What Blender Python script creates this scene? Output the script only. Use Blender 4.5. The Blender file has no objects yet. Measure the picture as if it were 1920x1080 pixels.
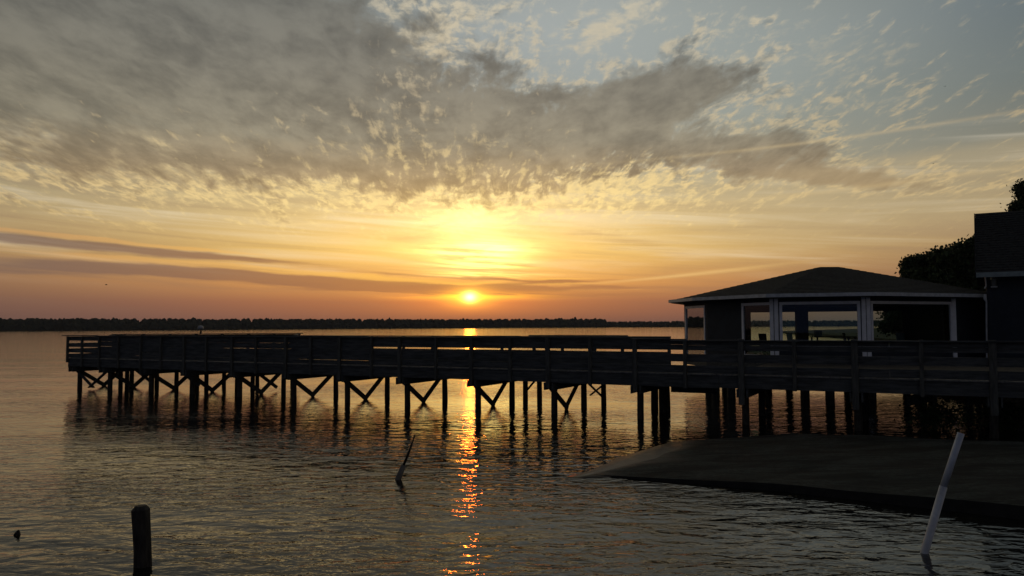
import bpy, math, random
import numpy as np
from mathutils import Vector, Matrix

random.seed(7); rng = np.random.default_rng(7)
SC = bpy.context.scene
COL = SC.collection
R = math.radians

# ------------------------------------------------------------------ camera
F = 1440.0; PITCH = R(2.79); ROLL = R(0.272); EYE = 2.92
def ray(px, py):
    u = (px-960)/F; v = (540-py)/F
    cr, sr = math.cos(ROLL), math.sin(ROLL)
    d = Vector((u*cr+v*sr, 1.0, -u*sr+v*cr))
    c, s = math.cos(PITCH), math.sin(PITCH)
    return Vector((d.x, c*d.y-s*d.z, s*d.y+c*d.z))
def at(px, py, Y):
    """photo pixel -> world point at distance Y"""
    d = ray(px, py); k = Y/d.y
    return Vector((d.x*k, Y, EYE+d.z*k))
def ground(px, py, z=0.0):
    d = ray(px, py); k = (z-EYE)/d.z
    return Vector((d.x*k, d.y*k, z))
cam_d = bpy.data.cameras.new("camera"); cam = bpy.data.objects.new("camera", cam_d); COL.objects.link(cam)
cam_d.sensor_width = 36; cam_d.lens = 36*F/1920; cam_d.clip_end = 20000; cam_d.clip_start = 0.1
cam.location = (0, 0, EYE)
cr, sr = math.cos(ROLL), math.sin(ROLL); cp, sp = math.cos(PITCH), math.sin(PITCH)
def rotx(v): return Vector((v[0], cp*v[1]-sp*v[2], sp*v[1]+cp*v[2]))
rt = rotx((cr, 0, -sr)); upv = rotx((sr, 0, cr)); fw = rotx((0, 1, 0))
cam.rotation_euler = Matrix((rt, upv, -fw)).transposed().to_euler()
SC.camera = cam
SC.view_settings.view_transform = 'Standard'; SC.view_settings.look = 'None'
SC.view_settings.exposure = 0.18; SC.view_settings.gamma = 1.0
SC.cycles.max_bounces = 8; SC.cycles.sample_clamp_indirect = 6.0
SC.cycles.use_denoising = True

def lin(r, g, b):
    f = lambda c: (c/255/12.92) if c <= 10 else ((c/255+0.055)/1.055)**2.4
    return (f(r), f(g), f(b))

# ------------------------------------------------------------------ node helper
class N:
    """thin expression wrapper round a node tree"""
    def __init__(s, tree): s.t = tree
    def node(s, kind, **kw):
        n = s.t.nodes.new(kind)
        for k, v in kw.items(): setattr(n, k, v)
        return n
    def put(s, sock, v):
        if isinstance(v, X): s.t.links.new(v.s, sock)
        elif isinstance(v, bpy.types.NodeSocket): s.t.links.new(v, sock)
        else:
            try: sock.default_value = v
            except Exception: sock.default_value = (*v, 1.0)
    def m(s, op, *a, clamp=False):
        n = s.node('ShaderNodeMath', operation=op, use_clamp=clamp)
        for i, v in enumerate(a): s.put(n.inputs[i], v)
        return X(s, n.outputs[0])
    def smooth(s, v, a, b, lo=0.0, hi=1.0):
        n = s.node('ShaderNodeMapRange', interpolation_type='SMOOTHSTEP')
        for i, q in enumerate((v, a, b, lo, hi)): s.put(n.inputs[i], q)
        return X(s, n.outputs[0])
    def comb(s, x, y, z=0.0):
        n = s.node('ShaderNodeCombineXYZ')
        for i, q in enumerate((x, y, z)): s.put(n.inputs[i], q)
        return X(s, n.outputs[0])
    def noise(s, vec, scale=1.0, detail=4.0, rough=0.5, dist=0.0, lac=2.0):
        n = s.node('ShaderNodeTexNoise', noise_dimensions='3D')
        s.put(n.inputs['Vector'], vec)
        for k, q in (('Scale', scale), ('Detail', detail), ('Roughness', rough), ('Lacunarity', lac), ('Distortion', dist)): n.inputs[k].default_value = q
        return X(s, n.outputs[0])
    def mix(s, fac, a, b, mode='MIX'):
        n = s.node('ShaderNodeMix', data_type='RGBA', blend_type=mode)
        n.clamp_factor = True
        s.put(n.inputs[0], fac)
        for sock, v in ((n.inputs[6], a), (n.inputs[7], b)):
            if isinstance(v, tuple): sock.default_value = (*v[:3], 1.0)
            else: s.put(sock, v)
        return X(s, n.outputs[2])
    def ramp(s, fac, stops, interp='LINEAR'):
        n = s.node('ShaderNodeValToRGB'); r = n.color_ramp; r.interpolation = interp
        while len(r.elements) > 1: r.elements.remove(r.elements[-1])
        r.elements[0].position = stops[0][0]; r.elements[0].color = (*stops[0][1], 1)
        for p, c in stops[1:]:
            e = r.elements.new(p); e.color = (*c, 1)
        s.put(n.inputs[0], fac)
        return X(s, n.outputs[0])
class X:
    def __init__(s, n, sock): s.n, s.s = n, sock
    def __add__(s, o): return s.n.m('ADD', s, o)
    __radd__ = __add__
    def __sub__(s, o): return s.n.m('SUBTRACT', s, o)
    def __rsub__(s, o): return s.n.m('SUBTRACT', o, s)
    def __mul__(s, o): return s.n.m('MULTIPLY', s, o)
    __rmul__ = __mul__
    def __truediv__(s, o): return s.n.m('DIVIDE', s, o)

# ------------------------------------------------------------------ sky
SUN_PX = (881, 557)
_sd = ray(*SUN_PX).normalized()
SUN_AZ = math.atan2(_sd.x, _sd.y); SUN_EL = math.asin(_sd.z)
def ang(px, py):
    """photo pixel -> (azimuth, elevation) of that direction, in 1/1440 rad"""
    d = ray(px, py).normalized()
    return math.atan2(d.x, d.y)*F, math.asin(d.z)*F

world = bpy.data.worlds.new("World"); SC.world = world; world.use_nodes = True
wt = world.node_tree; wt.nodes.clear(); n = N(wt)
tc = n.node('ShaderNodeTexCoord'); sep = n.node('ShaderNodeSeparateXYZ'); wt.links.new(tc.outputs['Generated'], sep.inputs[0])
dx, dy, dz = (X(n, o) for o in sep.outputs)
A = n.m('ARCTAN2', dx, dy)*F           # azimuth, right positive
T = n.m('ARCSINE', dz)*F               # elevation
zz = n.m('MAXIMUM', dz, 0.0)+0.06
U = dx/zz; V = dy/zz                   # position on a flat cloud layer
# slow warps so that nothing has a clean outline
w1 = n.noise(n.comb(U*1.0, V*0.6), 1.3, 5, .55)-0.5
w2 = n.noise(n.comb(U*1.0+7, V*0.6+3), 1.5, 5, .55)-0.5
Aw = A+w1*190; Tw = T+w2*120
def blob(px, py, sx, sy, rot=0.0, warp=1):
    a0, t0 = ang(px, py)
    c, s = math.cos(R(rot)), math.sin(R(rot))     # rot > 0: falls to the right
    a = (Aw if warp == 1 else A)-a0
    t = (Tw if warp == 1 else T)-t0
    if warp == 2:
        a = A+w1*60-a0; t = T+w2*14-t0
    p = (a*c-t*s)/sx; q = (a*s+t*c)/sy
    return n.m('EXPONENT', (p*p+q*q)*-1.0)

# clear sky, by elevation; overhead an added, unseen tan band brightens the water
def srgbramp(lst, top): return [(t/top, lin(*c)) for t, c in lst]
base = n.ramp(T/1500.0, srgbramp([(0,(106,82,76)),(35,(118,90,79)),(80,(146,112,86)),(125,(170,138,98)),(190,(172,152,116)),
      (270,(154,147,124)),(380,(133,138,128)),(500,(120,130,132)),(640,(118,120,115)),(850,(196,170,122)),(1060,(104,97,86)),(1300,(42,45,52)),(1500,(34,40,50))], 1500.0))
sa, st = ang(*SUN_PX)
dA = A-sa
lat = n.m('EXPONENT', (dA*dA)*(-1/(560.0**2)))
lowmask = n.smooth(T, 520, 60)
warm = n.mix(lat*lowmask*0.85, base, n.ramp(T/600.0, srgbramp([(0,(122,80,68)),(45,(168,100,66)),(80,(226,154,76)),(140,(246,200,106)),(220,(240,208,140)),(330,(188,178,150)),(600,(150,155,150))],600.0)))
edge = n.smooth(n.m('ABSOLUTE', dA), 350, 1150, 1.0, 0.77)
right_cool = n.smooth(A, 400, 900)*n.smooth(T, 120, 420)
sky = n.mix(right_cool*0.42, warm, lin(84,100,112))
sky = n.mix(blob(1060,60,330,150)*.88, sky, lin(163,169,168))
sky = n.mix(blob(1400,100,360,170)*.72, sky, lin(152,158,153))
sky = n.mix(1.0, sky, n.comb(edge, edge, edge), 'MULTIPLY')
# away from the sunset the sky is a dim blue dusk
back = n.smooth(dy, 0.55, -0.25)
sky = n.mix(back, sky, n.mix(n.smooth(T, 0, 1200), lin(42,54,80), lin(28,38,58)))

def plane_noise(sx, sy, scale, det=5, rough=.5, off=0.0, dist=0.0):
    return n.noise(n.comb(U*sx+off, V*sy+off*1.7, off), scale, det, rough, dist)

# veil: very faint long streaks everywhere
st1 = n.noise(n.comb(A*(1/520.0), (T+A*0.06)*(1/26.0)), 1.0, 5, .55, .6)
veil = n.smooth(st1, .46, .74)*n.smooth(T, 60, 130)*n.smooth(T, 420, 220)
sky = n.mix(veil*0.32, sky, n.mix(1.0, sky, lin(244,226,196), 'SCREEN'))
dk = n.smooth(st1, .5, .3)*n.smooth(T, 10, 60)*n.smooth(T, 330, 160)
sky = n.mix(dk*0.30, sky, lin(128,100,84))

# broken altocumulus: small cells in rows that run away from us
Th = n.m('MAXIMUM', T, 0.0)+250.0
Q1 = dA/Th; Q2 = n.m('LOGARITHM', Th, math.e)      # cells shrink towards the horizon and fan out from the sun
wv = (n.noise(n.comb(Q1, Q2), 7.0, 3, .5)-.5)*.07
wu = (n.noise(n.comb(Q1+4, Q2+2), 7.0, 3, .5)-.5)*.07
cells = n.noise(n.comb(Q1*.75+wu, Q2*1.35+wv), 38.0, 5, .58, .1)
fan = n.noise(n.comb(Q1*1.25+wu, Q2*.85+wv, 2.0), 19.0, 5, .6, .1)
cells2 = n.noise(n.comb(Q1+wv+3, Q2*1.5+wu), 15.0, 5, .58, .1)
reg = blob(150,300,330,60,4)*1.0+blob(640,330,420,60,3)*1.15+blob(1050,335,360,55,3)*1.1+blob(780,120,150,110,-35)*.85 \
    + blob(1190,30,120,24,-26,2)*1.1+blob(905,25,50,20,-12,2)*.9+blob(1640,240,90,120,10)*.45+blob(1490,60,180,50,22)*.5+blob(1560,130,140,50,10)*.35+blob(1120,55,70,18,-30,2)*.9+blob(800,30,70,40,-30)*.8 + blob(430,262,300,40,3)*.6+blob(1850,390,150,40,-10)*.35
alto = n.smooth(reg*0.72+(cells-.5)*2.3+(cells2-.5)*1.5, .30, 1.20)*n.smooth(T, 60, 190)
creamT = n.ramp(T/620.0, srgbramp([(0,(210,140,80)),(120,(240,198,120)),(210,(228,197,140)),(330,(204,182,142)),(600,(200,190,166))], 620.0))
cream = n.mix(lat*n.smooth(T, 420, 150), creamT, lin(255,226,150))
cream = n.mix(1.0, cream, n.comb(edge, edge, edge), 'MULTIPLY')
sky = n.mix(alto*n.smooth(A, 250, 620, .66, .34), sky, cream)

# the thick grey sheets
D = blob(90,60,560,150,2)*1.3+blob(520,100,340,150,8)*1.15+blob(690,235,290,75,6)*.85+blob(300,215,330,40,4)*.55+blob(860,200,120,60,-25)*.55 \
  + blob(1130,215,200,62,-18)*1.1+blob(1290,170,150,60,-10)*.75+blob(1030,280,200,45,4)*.75+blob(1400,290,230,40,10)*1.0+blob(1570,335,170,16,10,2)*.8+blob(1480,215,160,80,0)*.3+blob(660,285,420,74,3)*.78+blob(980,265,240,70,0)*.45+blob(130,305,260,46,4)*.5 \
  + n.smooth(T, 640, 900)*n.smooth(T, 1150, 950)*.45  # overhead sheet out of view, put in to colour the water's reflection
puff = n.noise(n.comb(Q1*.9+wu+7, Q2*1.35+wv), 11.0, 7, .58, .1)
puffL = n.noise(n.comb(Q1*.8+9, Q2*1.6+2), 4.6, 4, .5, .1)
fanmask = blob(720,235,330,95,4)*1.0+blob(1010,300,330,60,3)*.8
Dn = D+(puff-.5)*2.0+(puffL-.5)*1.2+(fan-.5)*(fanmask*3.6+.7)-fanmask*.12
core = n.smooth(Dn, .26, 1.10)*n.smooth(T, 100, 200)
rim = n.smooth(Dn, .16, .45)*n.smooth(Dn, .80, .45)*n.smooth(T, 120, 230)
greyT = n.ramp(T/620.0, srgbramp([(0,(120,92,76)),(150,(158,128,92)),(250,(146,127,100)),(340,(132,126,111)),(450,(117,114,105)),(600,(100,101,98))], 620.0))
shade = n.smooth((puff-.5)*1.0+(puffL-.5)*.8+(cells2-.5)*.6, -.28, .34)
greyD = n.mix(1.0, greyT, lin(222,220,218), 'MULTIPLY')
greyL = n.mix(1.0, greyT, (1.30,1.27,1.20), 'MULTIPLY')
grey = n.mix(shade, greyL, greyD)
grey = n.mix(1.0, grey, n.comb(edge*.96+.04, edge*.96+.04, edge*.97+.03), 'MULTIPLY')
sky = n.mix(core*n.smooth(T, 1150, 950)*.93, sky, grey)
sky = n.mix(rim*n.smooth(cells, .40, .60)*.60, sky, cream)
# ragged holes and lit tufts towards the thin side of the sheet
holes = blob(800,230,380,110,4)*.9+blob(1050,330,420,60,4)*.8+blob(250,250,420,50,4)*.7+blob(780,90,120,90,-30)*.9
spark = n.smooth((cells-.5)*1.1+(fan-.5)*2.6+(puffL-.5)*.6-.50*core+holes*.55, .16, .78)*n.smooth(T, 120, 240)
sky = n.mix(spark*.58, sky, cream)

# old vapour trails
trail = blob(1600,256,330,3,-2.5,0)+blob(1700,341,300,4,-3,0)*.9+blob(960,391,110,3,-7,0)+blob(1350,508,130,3,-5,0)*.9+blob(1260,519,150,2.5,-4,0)*.6+blob(600,418,120,2.5,-5,0)*.5
sky = n.mix(trail*.30, sky, n.mix(1.0, cream, (1.05,1.02,1.0), 'MULTIPLY'))
sky = n.mix(n.smooth(T+A*-.045, 262, 236)*n.smooth(T, 90, 180)*n.smooth(A, 250, 520)*.30, sky, lin(190,168,128))
# low dark bars of stratus with lit upper edges
bars = [(60,452,360,10,3.5,.7),(330,474,300,6,4,.5),(470,519,400,10,3.2,.95),(60,505,320,14,0,.55),(760,541,210,8,3.4,.9),(950,541,300,5,0,.75),(1010,531,240,4,-2,.55),(900,522,190,3.5,3,.7),(880,504,120,4,2,.55),(1090,490,260,10,6,.3),(1180,455,200,28,12,.35),(1120,552,340,6,1,.4)]
bar = None; lit = None
for (x, y, sx, sy, ro, k) in bars:
    b = blob(x, y, sx, sy, ro, 2)*k; l = blob(x+10, y-sy*1.5, sx*.95, sy*.55, ro, 2)*k
    bar = b if bar is None else bar+b; lit = l if lit is None else lit+l
streak = n.noise(n.comb(A*(1/170.0), (T+A*.05)*(1/7.0)), 1.0, 5, .6, .4)
bar = n.smooth(bar+(streak-.5)*.7, .18, .75)
lit = n.smooth(lit+(streak-.5)*.9, .25, .85)
# glow round the sun (forward scattering in thin cloud)
def glow(px, py, sx, sy, p=1.0, warp=0):
    g = blob(px, py, sx, sy, 0, warp)
    return g if p == 1.0 else n.m('POWER', g, p)
brk = n.noise(n.comb(A*(1/130.0), (T+A*.03)*(1/30.0), 5.0), 1.0, 5, .6, .6)
brk = n.smooth(brk, .32, .66, .25, 1.2)
g1 = (glow(900,467,95,16,1,2)*1.0+glow(872,410,80,34,1,2)*.75+glow(885,440,170,50)*.16)*brk
g2 = glow(895,470,75,15,1,2)*1.5+glow(900,498,70,9,1,2)*1.2+glow(905,515,90,5,1,2)*.7
g3 = glow(880,445,300,90)
g4 = glow(881,566,120,26)
def addc(base_, fac, c): return n.mix(fac, base_, n.mix(1.0, base_, n.mix(1.0, (c[0],c[1],c[2]), (1,1,1), 'MULTIPLY'), 'ADD'))
sky = addc(sky, g3*.85, (.30,.18,.045))
sky = addc(sky, g1, (.75,.62,.20))
sky = addc(sky, g4*.9, (.40,.09,.0))
sky = n.mix(lit*.55, sky, n.mix(lat*n.smooth(T, 0, 110), n.mix(1.0, lin(200,150,104), n.comb(edge,edge,edge),'MULTIPLY'), lin(255,196,84)))
bcol = n.mix(lat*.75, lin(102,88,86), lin(166,106,62))
sky = n.mix(bar*.78, sky, bcol)
streak2 = n.smooth(streak, .34, .62)
sky = addc(sky, n.m('MINIMUM', g2*streak2*1.3, 1.2), (1.3,.95,.25))
# the sun itself, softened by thin cloud
sd0 = blob(SUN_PX[0], SUN_PX[1], 14, 9, 0, 0)
halo = blob(SUN_PX[0], SUN_PX[1], 40, 17, 0, 0)
wide = blob(SUN_PX[0]+6, SUN_PX[1]-2, 120, 7, 0, 0)
sky = addc(sky, wide*n.smooth(streak, .3, .6), (1.0,.40,.0))
sky = addc(sky, halo, (1.3,.55,.02))
sky = addc(sky, sd0, (4.0,1.9,.35))
core_sun = blob(SUN_PX[0], SUN_PX[1], 9, 7, 0, 0)
sky = addc(sky, core_sun, (6.0,2.2,.55))
# physical sky for the same sun adds the last of the daylight
nis = n.node('ShaderNodeTexSky', sky_type='NISHITA', sun_disc=False)
nis.sun_elevation = SUN_EL; nis.sun_rotation = SUN_AZ; nis.air_density = 1.0; nis.dust_density = 2.0
bg1 = n.node('ShaderNodeBackground'); wt.links.new(nis.outputs[0], bg1.inputs[0]); bg1.inputs[1].default_value = 0.05
bg2 = n.node('ShaderNodeBackground'); n.put(bg2.inputs[0], sky); bg2.inputs[1].default_value = 1.0
addn = n.node('ShaderNodeMixShader'); addn.inputs[0].default_value = 0.93
wt.links.new(bg1.outputs[0], addn.inputs[1]); wt.links.new(bg2.outputs[0], addn.inputs[2])
wo = n.node('ShaderNodeOutputWorld'); wt.links.new(addn.outputs[0], wo.inputs[0])
world.cycles.sampling_method = 'MANUAL'; world.cycles.sample_map_resolution = 1024

# ------------------------------------------------------------------ sun
sl = bpy.data.lights.new("sun", 'SUN'); sl.energy = 0.02; sl.angle = R(0.8); sl.color = (1.0, 0.12, 0.008)
so = bpy.data.objects.new("sun", sl); COL.objects.link(so)
so.rotation_euler = (-_sd).to_track_quat('-Z', 'Y').to_euler()
#STRUCT
# ------------------------------------------------------------------ helpers
def tag(o, label=None, cat=None, group=None, kind=None):
    if label: o['label'] = label
    if cat: o['category'] = cat
    if group: o['group'] = group
    if kind: o['kind'] = kind
    return o
def empty(name, loc=(0,0,0), rz=0.0):
    o = bpy.data.objects.new(name, None); COL.objects.link(o)
    o.empty_display_size = .3; o.location = loc; o.rotation_euler = (0,0,rz)
    return o
class MB:
    """collects shapes and links them as one mesh object"""
    def __init__(s): s.v = []; s.f = []
    def add(s, vs, fs):
        b = len(s.v); s.v += [tuple(v) for v in vs]; s.f += [tuple(i+b for i in f) for f in fs]; return s
    def box(s, x0, x1, y0, y1, z0, z1, j=0.0):
        r = lambda: random.uniform(-j, j)
        vs = [(x+r(), y+r(), z+r()) for z in (z0,z1) for y in (y0,y1) for x in (x0,x1)]
        return s.add(vs, [(0,2,3,1),(4,5,7,6),(0,1,5,4),(2,6,7,3),(0,4,6,2),(1,3,7,5)])
    def bar(s, a, b, w, h, up=(0,0,1)):
        """beam from a to b, w wide and h high"""
        a, b = Vector(a), Vector(b); d = (b-a).normalized(); up = Vector(up)
        if abs(d.dot(up)) > .98: up = Vector((1,0,0))
        sx = d.cross(up).normalized()*w/2; uz = sx.cross(d).normalized()*h/2
        vs = [p+i*sx+k*uz for p in (a,b) for k in (-1,1) for i in (-1,1)]
        return s.add(vs, [(0,1,3,2),(4,6,7,5),(0,4,5,1),(2,3,7,6),(0,2,6,4),(1,5,7,3)])
    def tube(s, pts, rad, seg=10, wob=0.0, cap=True):
        pts = [Vector(p) for p in pts]; rings = []
        if not hasattr(rad, '__len__'): rad = [rad]*len(pts)
        for i, p in enumerate(pts):
            d = (pts[min(i+1,len(pts)-1)]-pts[max(i-1,0)]).normalized()
            r = Vector((1,0,0)) if abs(d.x) < .9 else Vector((0,1,0))
            a = d.cross(r).normalized(); b = d.cross(a)
            rings.append([p+(a*math.cos(2*math.pi*k/seg)+b*math.sin(2*math.pi*k/seg))*rad[i]*(1+random.uniform(-wob,wob)) for k in range(seg)])
        vs = [q for ring in rings for q in ring]; fs = []
        for i in range(len(pts)-1):
            for k in range(seg):
                k2 = (k+1)%seg; fs.append((i*seg+k, i*seg+k2, (i+1)*seg+k2, (i+1)*seg+k))
        if cap: fs += [tuple(range(seg))[::-1], tuple((len(pts)-1)*seg+k for k in range(seg))]
        return s.add(vs, fs)
    def prism(s, poly, z0, z1):
        k = len(poly)
        vs = [(p[0],p[1],z0) for p in poly]+[(p[0],p[1],z1) for p in poly]
        return s.add(vs, [tuple(range(k))[::-1], tuple(range(k,2*k))]+[(i,(i+1)%k,k+(i+1)%k,k+i) for i in range(k)])
    def build(s, name, mat, parent=None, smooth=False, loc=None, bevel=0):
        me = bpy.data.meshes.new(name); me.from_pydata(s.v, [], s.f); me.materials.append(mat); me.update()
        if smooth: me.polygons.foreach_set('use_smooth', [True]*len(me.polygons))
        o = bpy.data.objects.new(name, me); COL.objects.link(o)
        if parent: o.parent = parent
        if loc is not None: o.location = loc
        if bevel:
            b = o.modifiers.new('b', 'BEVEL'); b.width = bevel; b.segments = 1; b.limit_method = 'ANGLE'
        return o

def mat(name, col, rough=.7, metal=0.0, spec=.5, var=.25, scale=6.0, stretch=(1,1,1), bump=.0, bscale=30.0, bd=.01, col2=None, rvar=0.0):
    m = bpy.data.materials.new(name); m.use_nodes = True; t = m.node_tree; t.nodes.clear(); q = N(t)
    p = q.node('ShaderNodeBsdfPrincipled'); o = q.node('ShaderNodeOutputMaterial'); t.links.new(p.outputs[0], o.inputs[0])
    tc = q.node('ShaderNodeTexCoord'); mp = q.node('ShaderNodeMapping'); t.links.new(tc.outputs['Object'], mp.inputs[0]); mp.inputs['Scale'].default_value = stretch
    nz = q.noise(mp.outputs[0], scale, 6, .6, .3)
    c2 = col2 or tuple(c*(1-var) for c in col); c1 = tuple(min(1, c*(1+var)) for c in col)
    cc = q.mix(q.smooth(nz, .3, .7), c2, c1)
    q.put(p.inputs['Base Color'], cc); p.inputs['Roughness'].default_value = rough; p.inputs['Metallic'].default_value = metal
    p.inputs['Specular IOR Level'].default_value = spec
    if rvar: q.put(p.inputs['Roughness'], q.smooth(nz, .3, .7, rough-rvar, rough+rvar))
    if bump:
        bn = q.node('ShaderNodeBump'); bn.inputs['Strength'].default_value = bump; bn.inputs['Distance'].default_value = bd
        q.put(bn.inputs['Height'], q.noise(mp.outputs[0], bscale, 5, .6)); t.links.new(bn.outputs[0], p.inputs['Normal'])
    return m
WOOD = mat('weathered wood', (.072,.078,.078), .8, spec=.25, var=.4, scale=5, stretch=(.35,3,3), bump=.5, bscale=14)
WOODV = mat('weathered post wood', (.085,.088,.08), .8, spec=.25, var=.35, scale=6, stretch=(3,3,.4), bump=.5, bscale=12)
PILE = mat('wet piling wood', (.035,.032,.027), .75, spec=.3, var=.5, scale=8, stretch=(2,2,.5), bump=.7, bscale=18)
DECKM = mat('deck board edges', (.17,.17,.16), .75, spec=.3, var=.3, scale=5)
SHING = mat('dark roof shingles', (.027,.030,.032), .9, spec=.2, var=.5, scale=9, bump=.5, bscale=25)
SIDING = mat('dark blue siding', (.018,.026,.038), .7, spec=.3, var=.15, scale=3)
WHITE = mat('white painted trim', (.76,.79,.84), .5, spec=.4, var=.08, scale=4)
GUTTER = mat('white gutter metal', (.50,.53,.55), .45, spec=.5, var=.15, scale=6)
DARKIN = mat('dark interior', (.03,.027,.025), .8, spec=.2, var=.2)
CONC = None

# ------------------------------------------------------------------ water
def add_water():
    # finely divided near the camera, coarse towards the horizon
    def axis(knots):
        out = []
        for (a, b, s0, s1) in knots:
            x = a
            while x < b-1e-6:
                out.append(x); f = (x-a)/(b-a); x += s0+(s1-s0)*f
        out.append(knots[-1][1]); return np.array(out)
    xs = axis([(-9000,-600,3000,900),(-600,-60,150,20),(-60,-26,8,.5),(-26,-11,.22,.085),(-11,11,.06,.06),(11,26,.085,.22),(26,60,.5,8),(60,600,20,150),(600,9000,900,3000)])
    ys = axis([(-600,-10,200,20),(-10,5.5,4,.3),(5.5,14,.035,.05),(14,50,.05,.30),(50,140,.35,4),(140,700,5,120),(700,12000,200,4000)])
    Xg, Yg = np.meshgrid(xs, ys)
    Z = np.zeros_like(Xg)
    g = np.random.default_rng(3)
    amp_mod = np.zeros_like(Xg)
    for k in range(7):
        a = g.uniform(0, math.pi); kk = 2*math.pi/g.uniform(5, 16)
        amp_mod += np.sin(Xg*math.cos(a)*kk*.6+Yg*math.sin(a)*kk+g.uniform(0, 6.28))
    amp_mod = np.clip(.8+amp_mod*.13, .25, 1.5)
    calm = 1-.40*np.clip((Yg-23)/5, 0, 1)
    fade = np.clip((140-Yg)/90, 0, 1)*np.clip((60-np.abs(Xg))/30, 0, 1)
    for k in range(64):
        lam = .22*(1.7/.22)**(g.uniform(0, 1)**1.7)
        th = g.normal(math.radians(78), .50)            # mostly rolling towards the camera
        slope = .0050*(lam/.6)**-.25
        kx, ky = math.cos(th)*2*math.pi/lam, math.sin(th)*2*math.pi/lam
        cell = np.clip((lam/.25)-np.maximum(0, (Yg-20)/60), 0, 1)
        ph = Xg*kx+Yg*ky+g.uniform(0, 6.28)+.8*np.sin(Xg*.31+k)+.8*np.sin(Yg*.23+k*1.7)
        s = np.sin(ph)
        Z += (s+.18*np.cos(2*ph))*slope*lam/(2*math.pi)*cell
    Z = Z*amp_mod*calm*fade
    ny, nx = Xg.shape
    co = np.stack([Xg, Yg, Z], -1).reshape(-1, 3).astype(np.float32)
    i = np.arange(ny-1)[:, None]*nx+np.arange(nx-1)[None, :]
    quads = np.stack([i, i+1, i+nx+1, i+nx], -1).reshape(-1)
    me = bpy.data.meshes.new('water'); nf = (ny-1)*(nx-1)
    me.vertices.add(len(co)); me.vertices.foreach_set('co', co.ravel())
    me.loops.add(nf*4); me.loops.foreach_set('vertex_index', quads.astype(np.int32))
    me.polygons.add(nf); me.polygons.foreach_set('loop_start', np.arange(0, nf*4, 4, dtype=np.int32)); me.polygons.foreach_set('loop_total', np.full(nf, 4, np.int32))
    me.polygons.foreach_set('use_smooth', np.ones(nf, bool)); me.update(); me.validate()
    m = bpy.data.materials.new('lake water'); m.use_nodes = True; t = m.node_tree; t.nodes.clear(); q = N(t)
    p = q.node('ShaderNodeBsdfPrincipled'); o = q.node('ShaderNodeOutputMaterial'); t.links.new(p.outputs[0], o.inputs[0])
    p.inputs['Base Color'].default_value = (.010,.0105,.008,1); p.inputs['IOR'].default_value = 1.333; p.inputs['Roughness'].default_value = .045
    ge = q.node('ShaderNodeNewGeometry'); sp_ = q.node('ShaderNodeSeparateXYZ'); t.links.new(ge.outputs['Position'], sp_.inputs[0])
    px, py = X(q, sp_.outputs[0]), X(q, sp_.outputs[1])
    h1 = q.noise(q.comb(px*.62+py*.10, py*1.25), 3.6, 3, .45, .6)       # ripples
    h2 = q.noise(q.comb(px*.55, py*1.2+4), 10.0, 2, .5, .4)
    h3 = q.noise(q.comb(px*.35, py*.9), 1.1, 3, .55, .5)
    patch = q.smooth(q.noise(q.comb(px*.5, py*1.2), .16, 3, .5), .35, .65, .35, 1.15)
    far = q.smooth(py, 45, 400)
    b1 = q.node('ShaderNodeBump'); b1.inputs['Distance'].default_value = 1.0
    q.put(b1.inputs['Strength'], 1.0)
    hh = (h1*.044+h2*.0060)*patch*q.smooth(py, 13, 18, .98, .74)*q.smooth(py, 24, 29, 1.0, .80)+h3*.008*q.smooth(py, 14, 60, .3, 1.0)
    q.put(b1.inputs['Height'], hh); t.links.new(b1.outputs[0], p.inputs['Normal'])
    q.put(p.inputs['Roughness'], q.smooth(py, 20, 500, .03, .055))
    me.materials.append(m)
    ob = bpy.data.objects.new('water', me); COL.objects.link(ob); tag(ob, kind='structure')
add_water()

# lake bed and land under everything
LAND = mat('dark shore soil', (.045,.04,.03), .95, spec=.1, var=.4, scale=.6, bump=.4, bscale=5)
mb = MB(); mb.box(-9000, 9000, -600, 12000, -6, -3.0); tag(mb.build('lake_bed', LAND), kind='structure')

# ------------------------------------------------------------------ far shore and its forests
FOREST = mat('far forest foliage', (.035,.04,.026), .95, spec=.1, var=.4, scale=.15)
def icos():
    t = (1+5**.5)/2
    v = [(-1,t,0),(1,t,0),(-1,-t,0),(1,-t,0),(0,-1,t),(0,1,t),(0,-1,-t),(0,1,-t),(t,0,-1),(t,0,1),(-t,0,-1),(-t,0,1)]
    f = [(0,11,5),(0,5,1),(0,1,7),(0,7,10),(0,10,11),(1,5,9),(5,11,4),(11,10,2),(10,7,6),(7,1,8),(3,9,4),(3,4,2),(3,2,6),(3,6,8),(3,8,9),(4,9,5),(2,4,11),(6,2,10),(8,6,7),(9,8,1)]
    v = [Vector(q).normalized() for q in v]; f = list(f); cache = {}
    def mid(a, b):
        k = (min(a,b), max(a,b))
        if k not in cache: v.append(((v[a]+v[b])/2).normalized()); cache[k] = len(v)-1
        return cache[k]
    g = []
    for a, b, c in f:
        x, y, z = mid(a,b), mid(b,c), mid(c,a); g += [(a,x,z),(b,y,x),(c,z,y),(x,y,z)]
    return [tuple(q) for q in v], g
IV, IF = icos(); IVn = np.array(IV)
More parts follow.
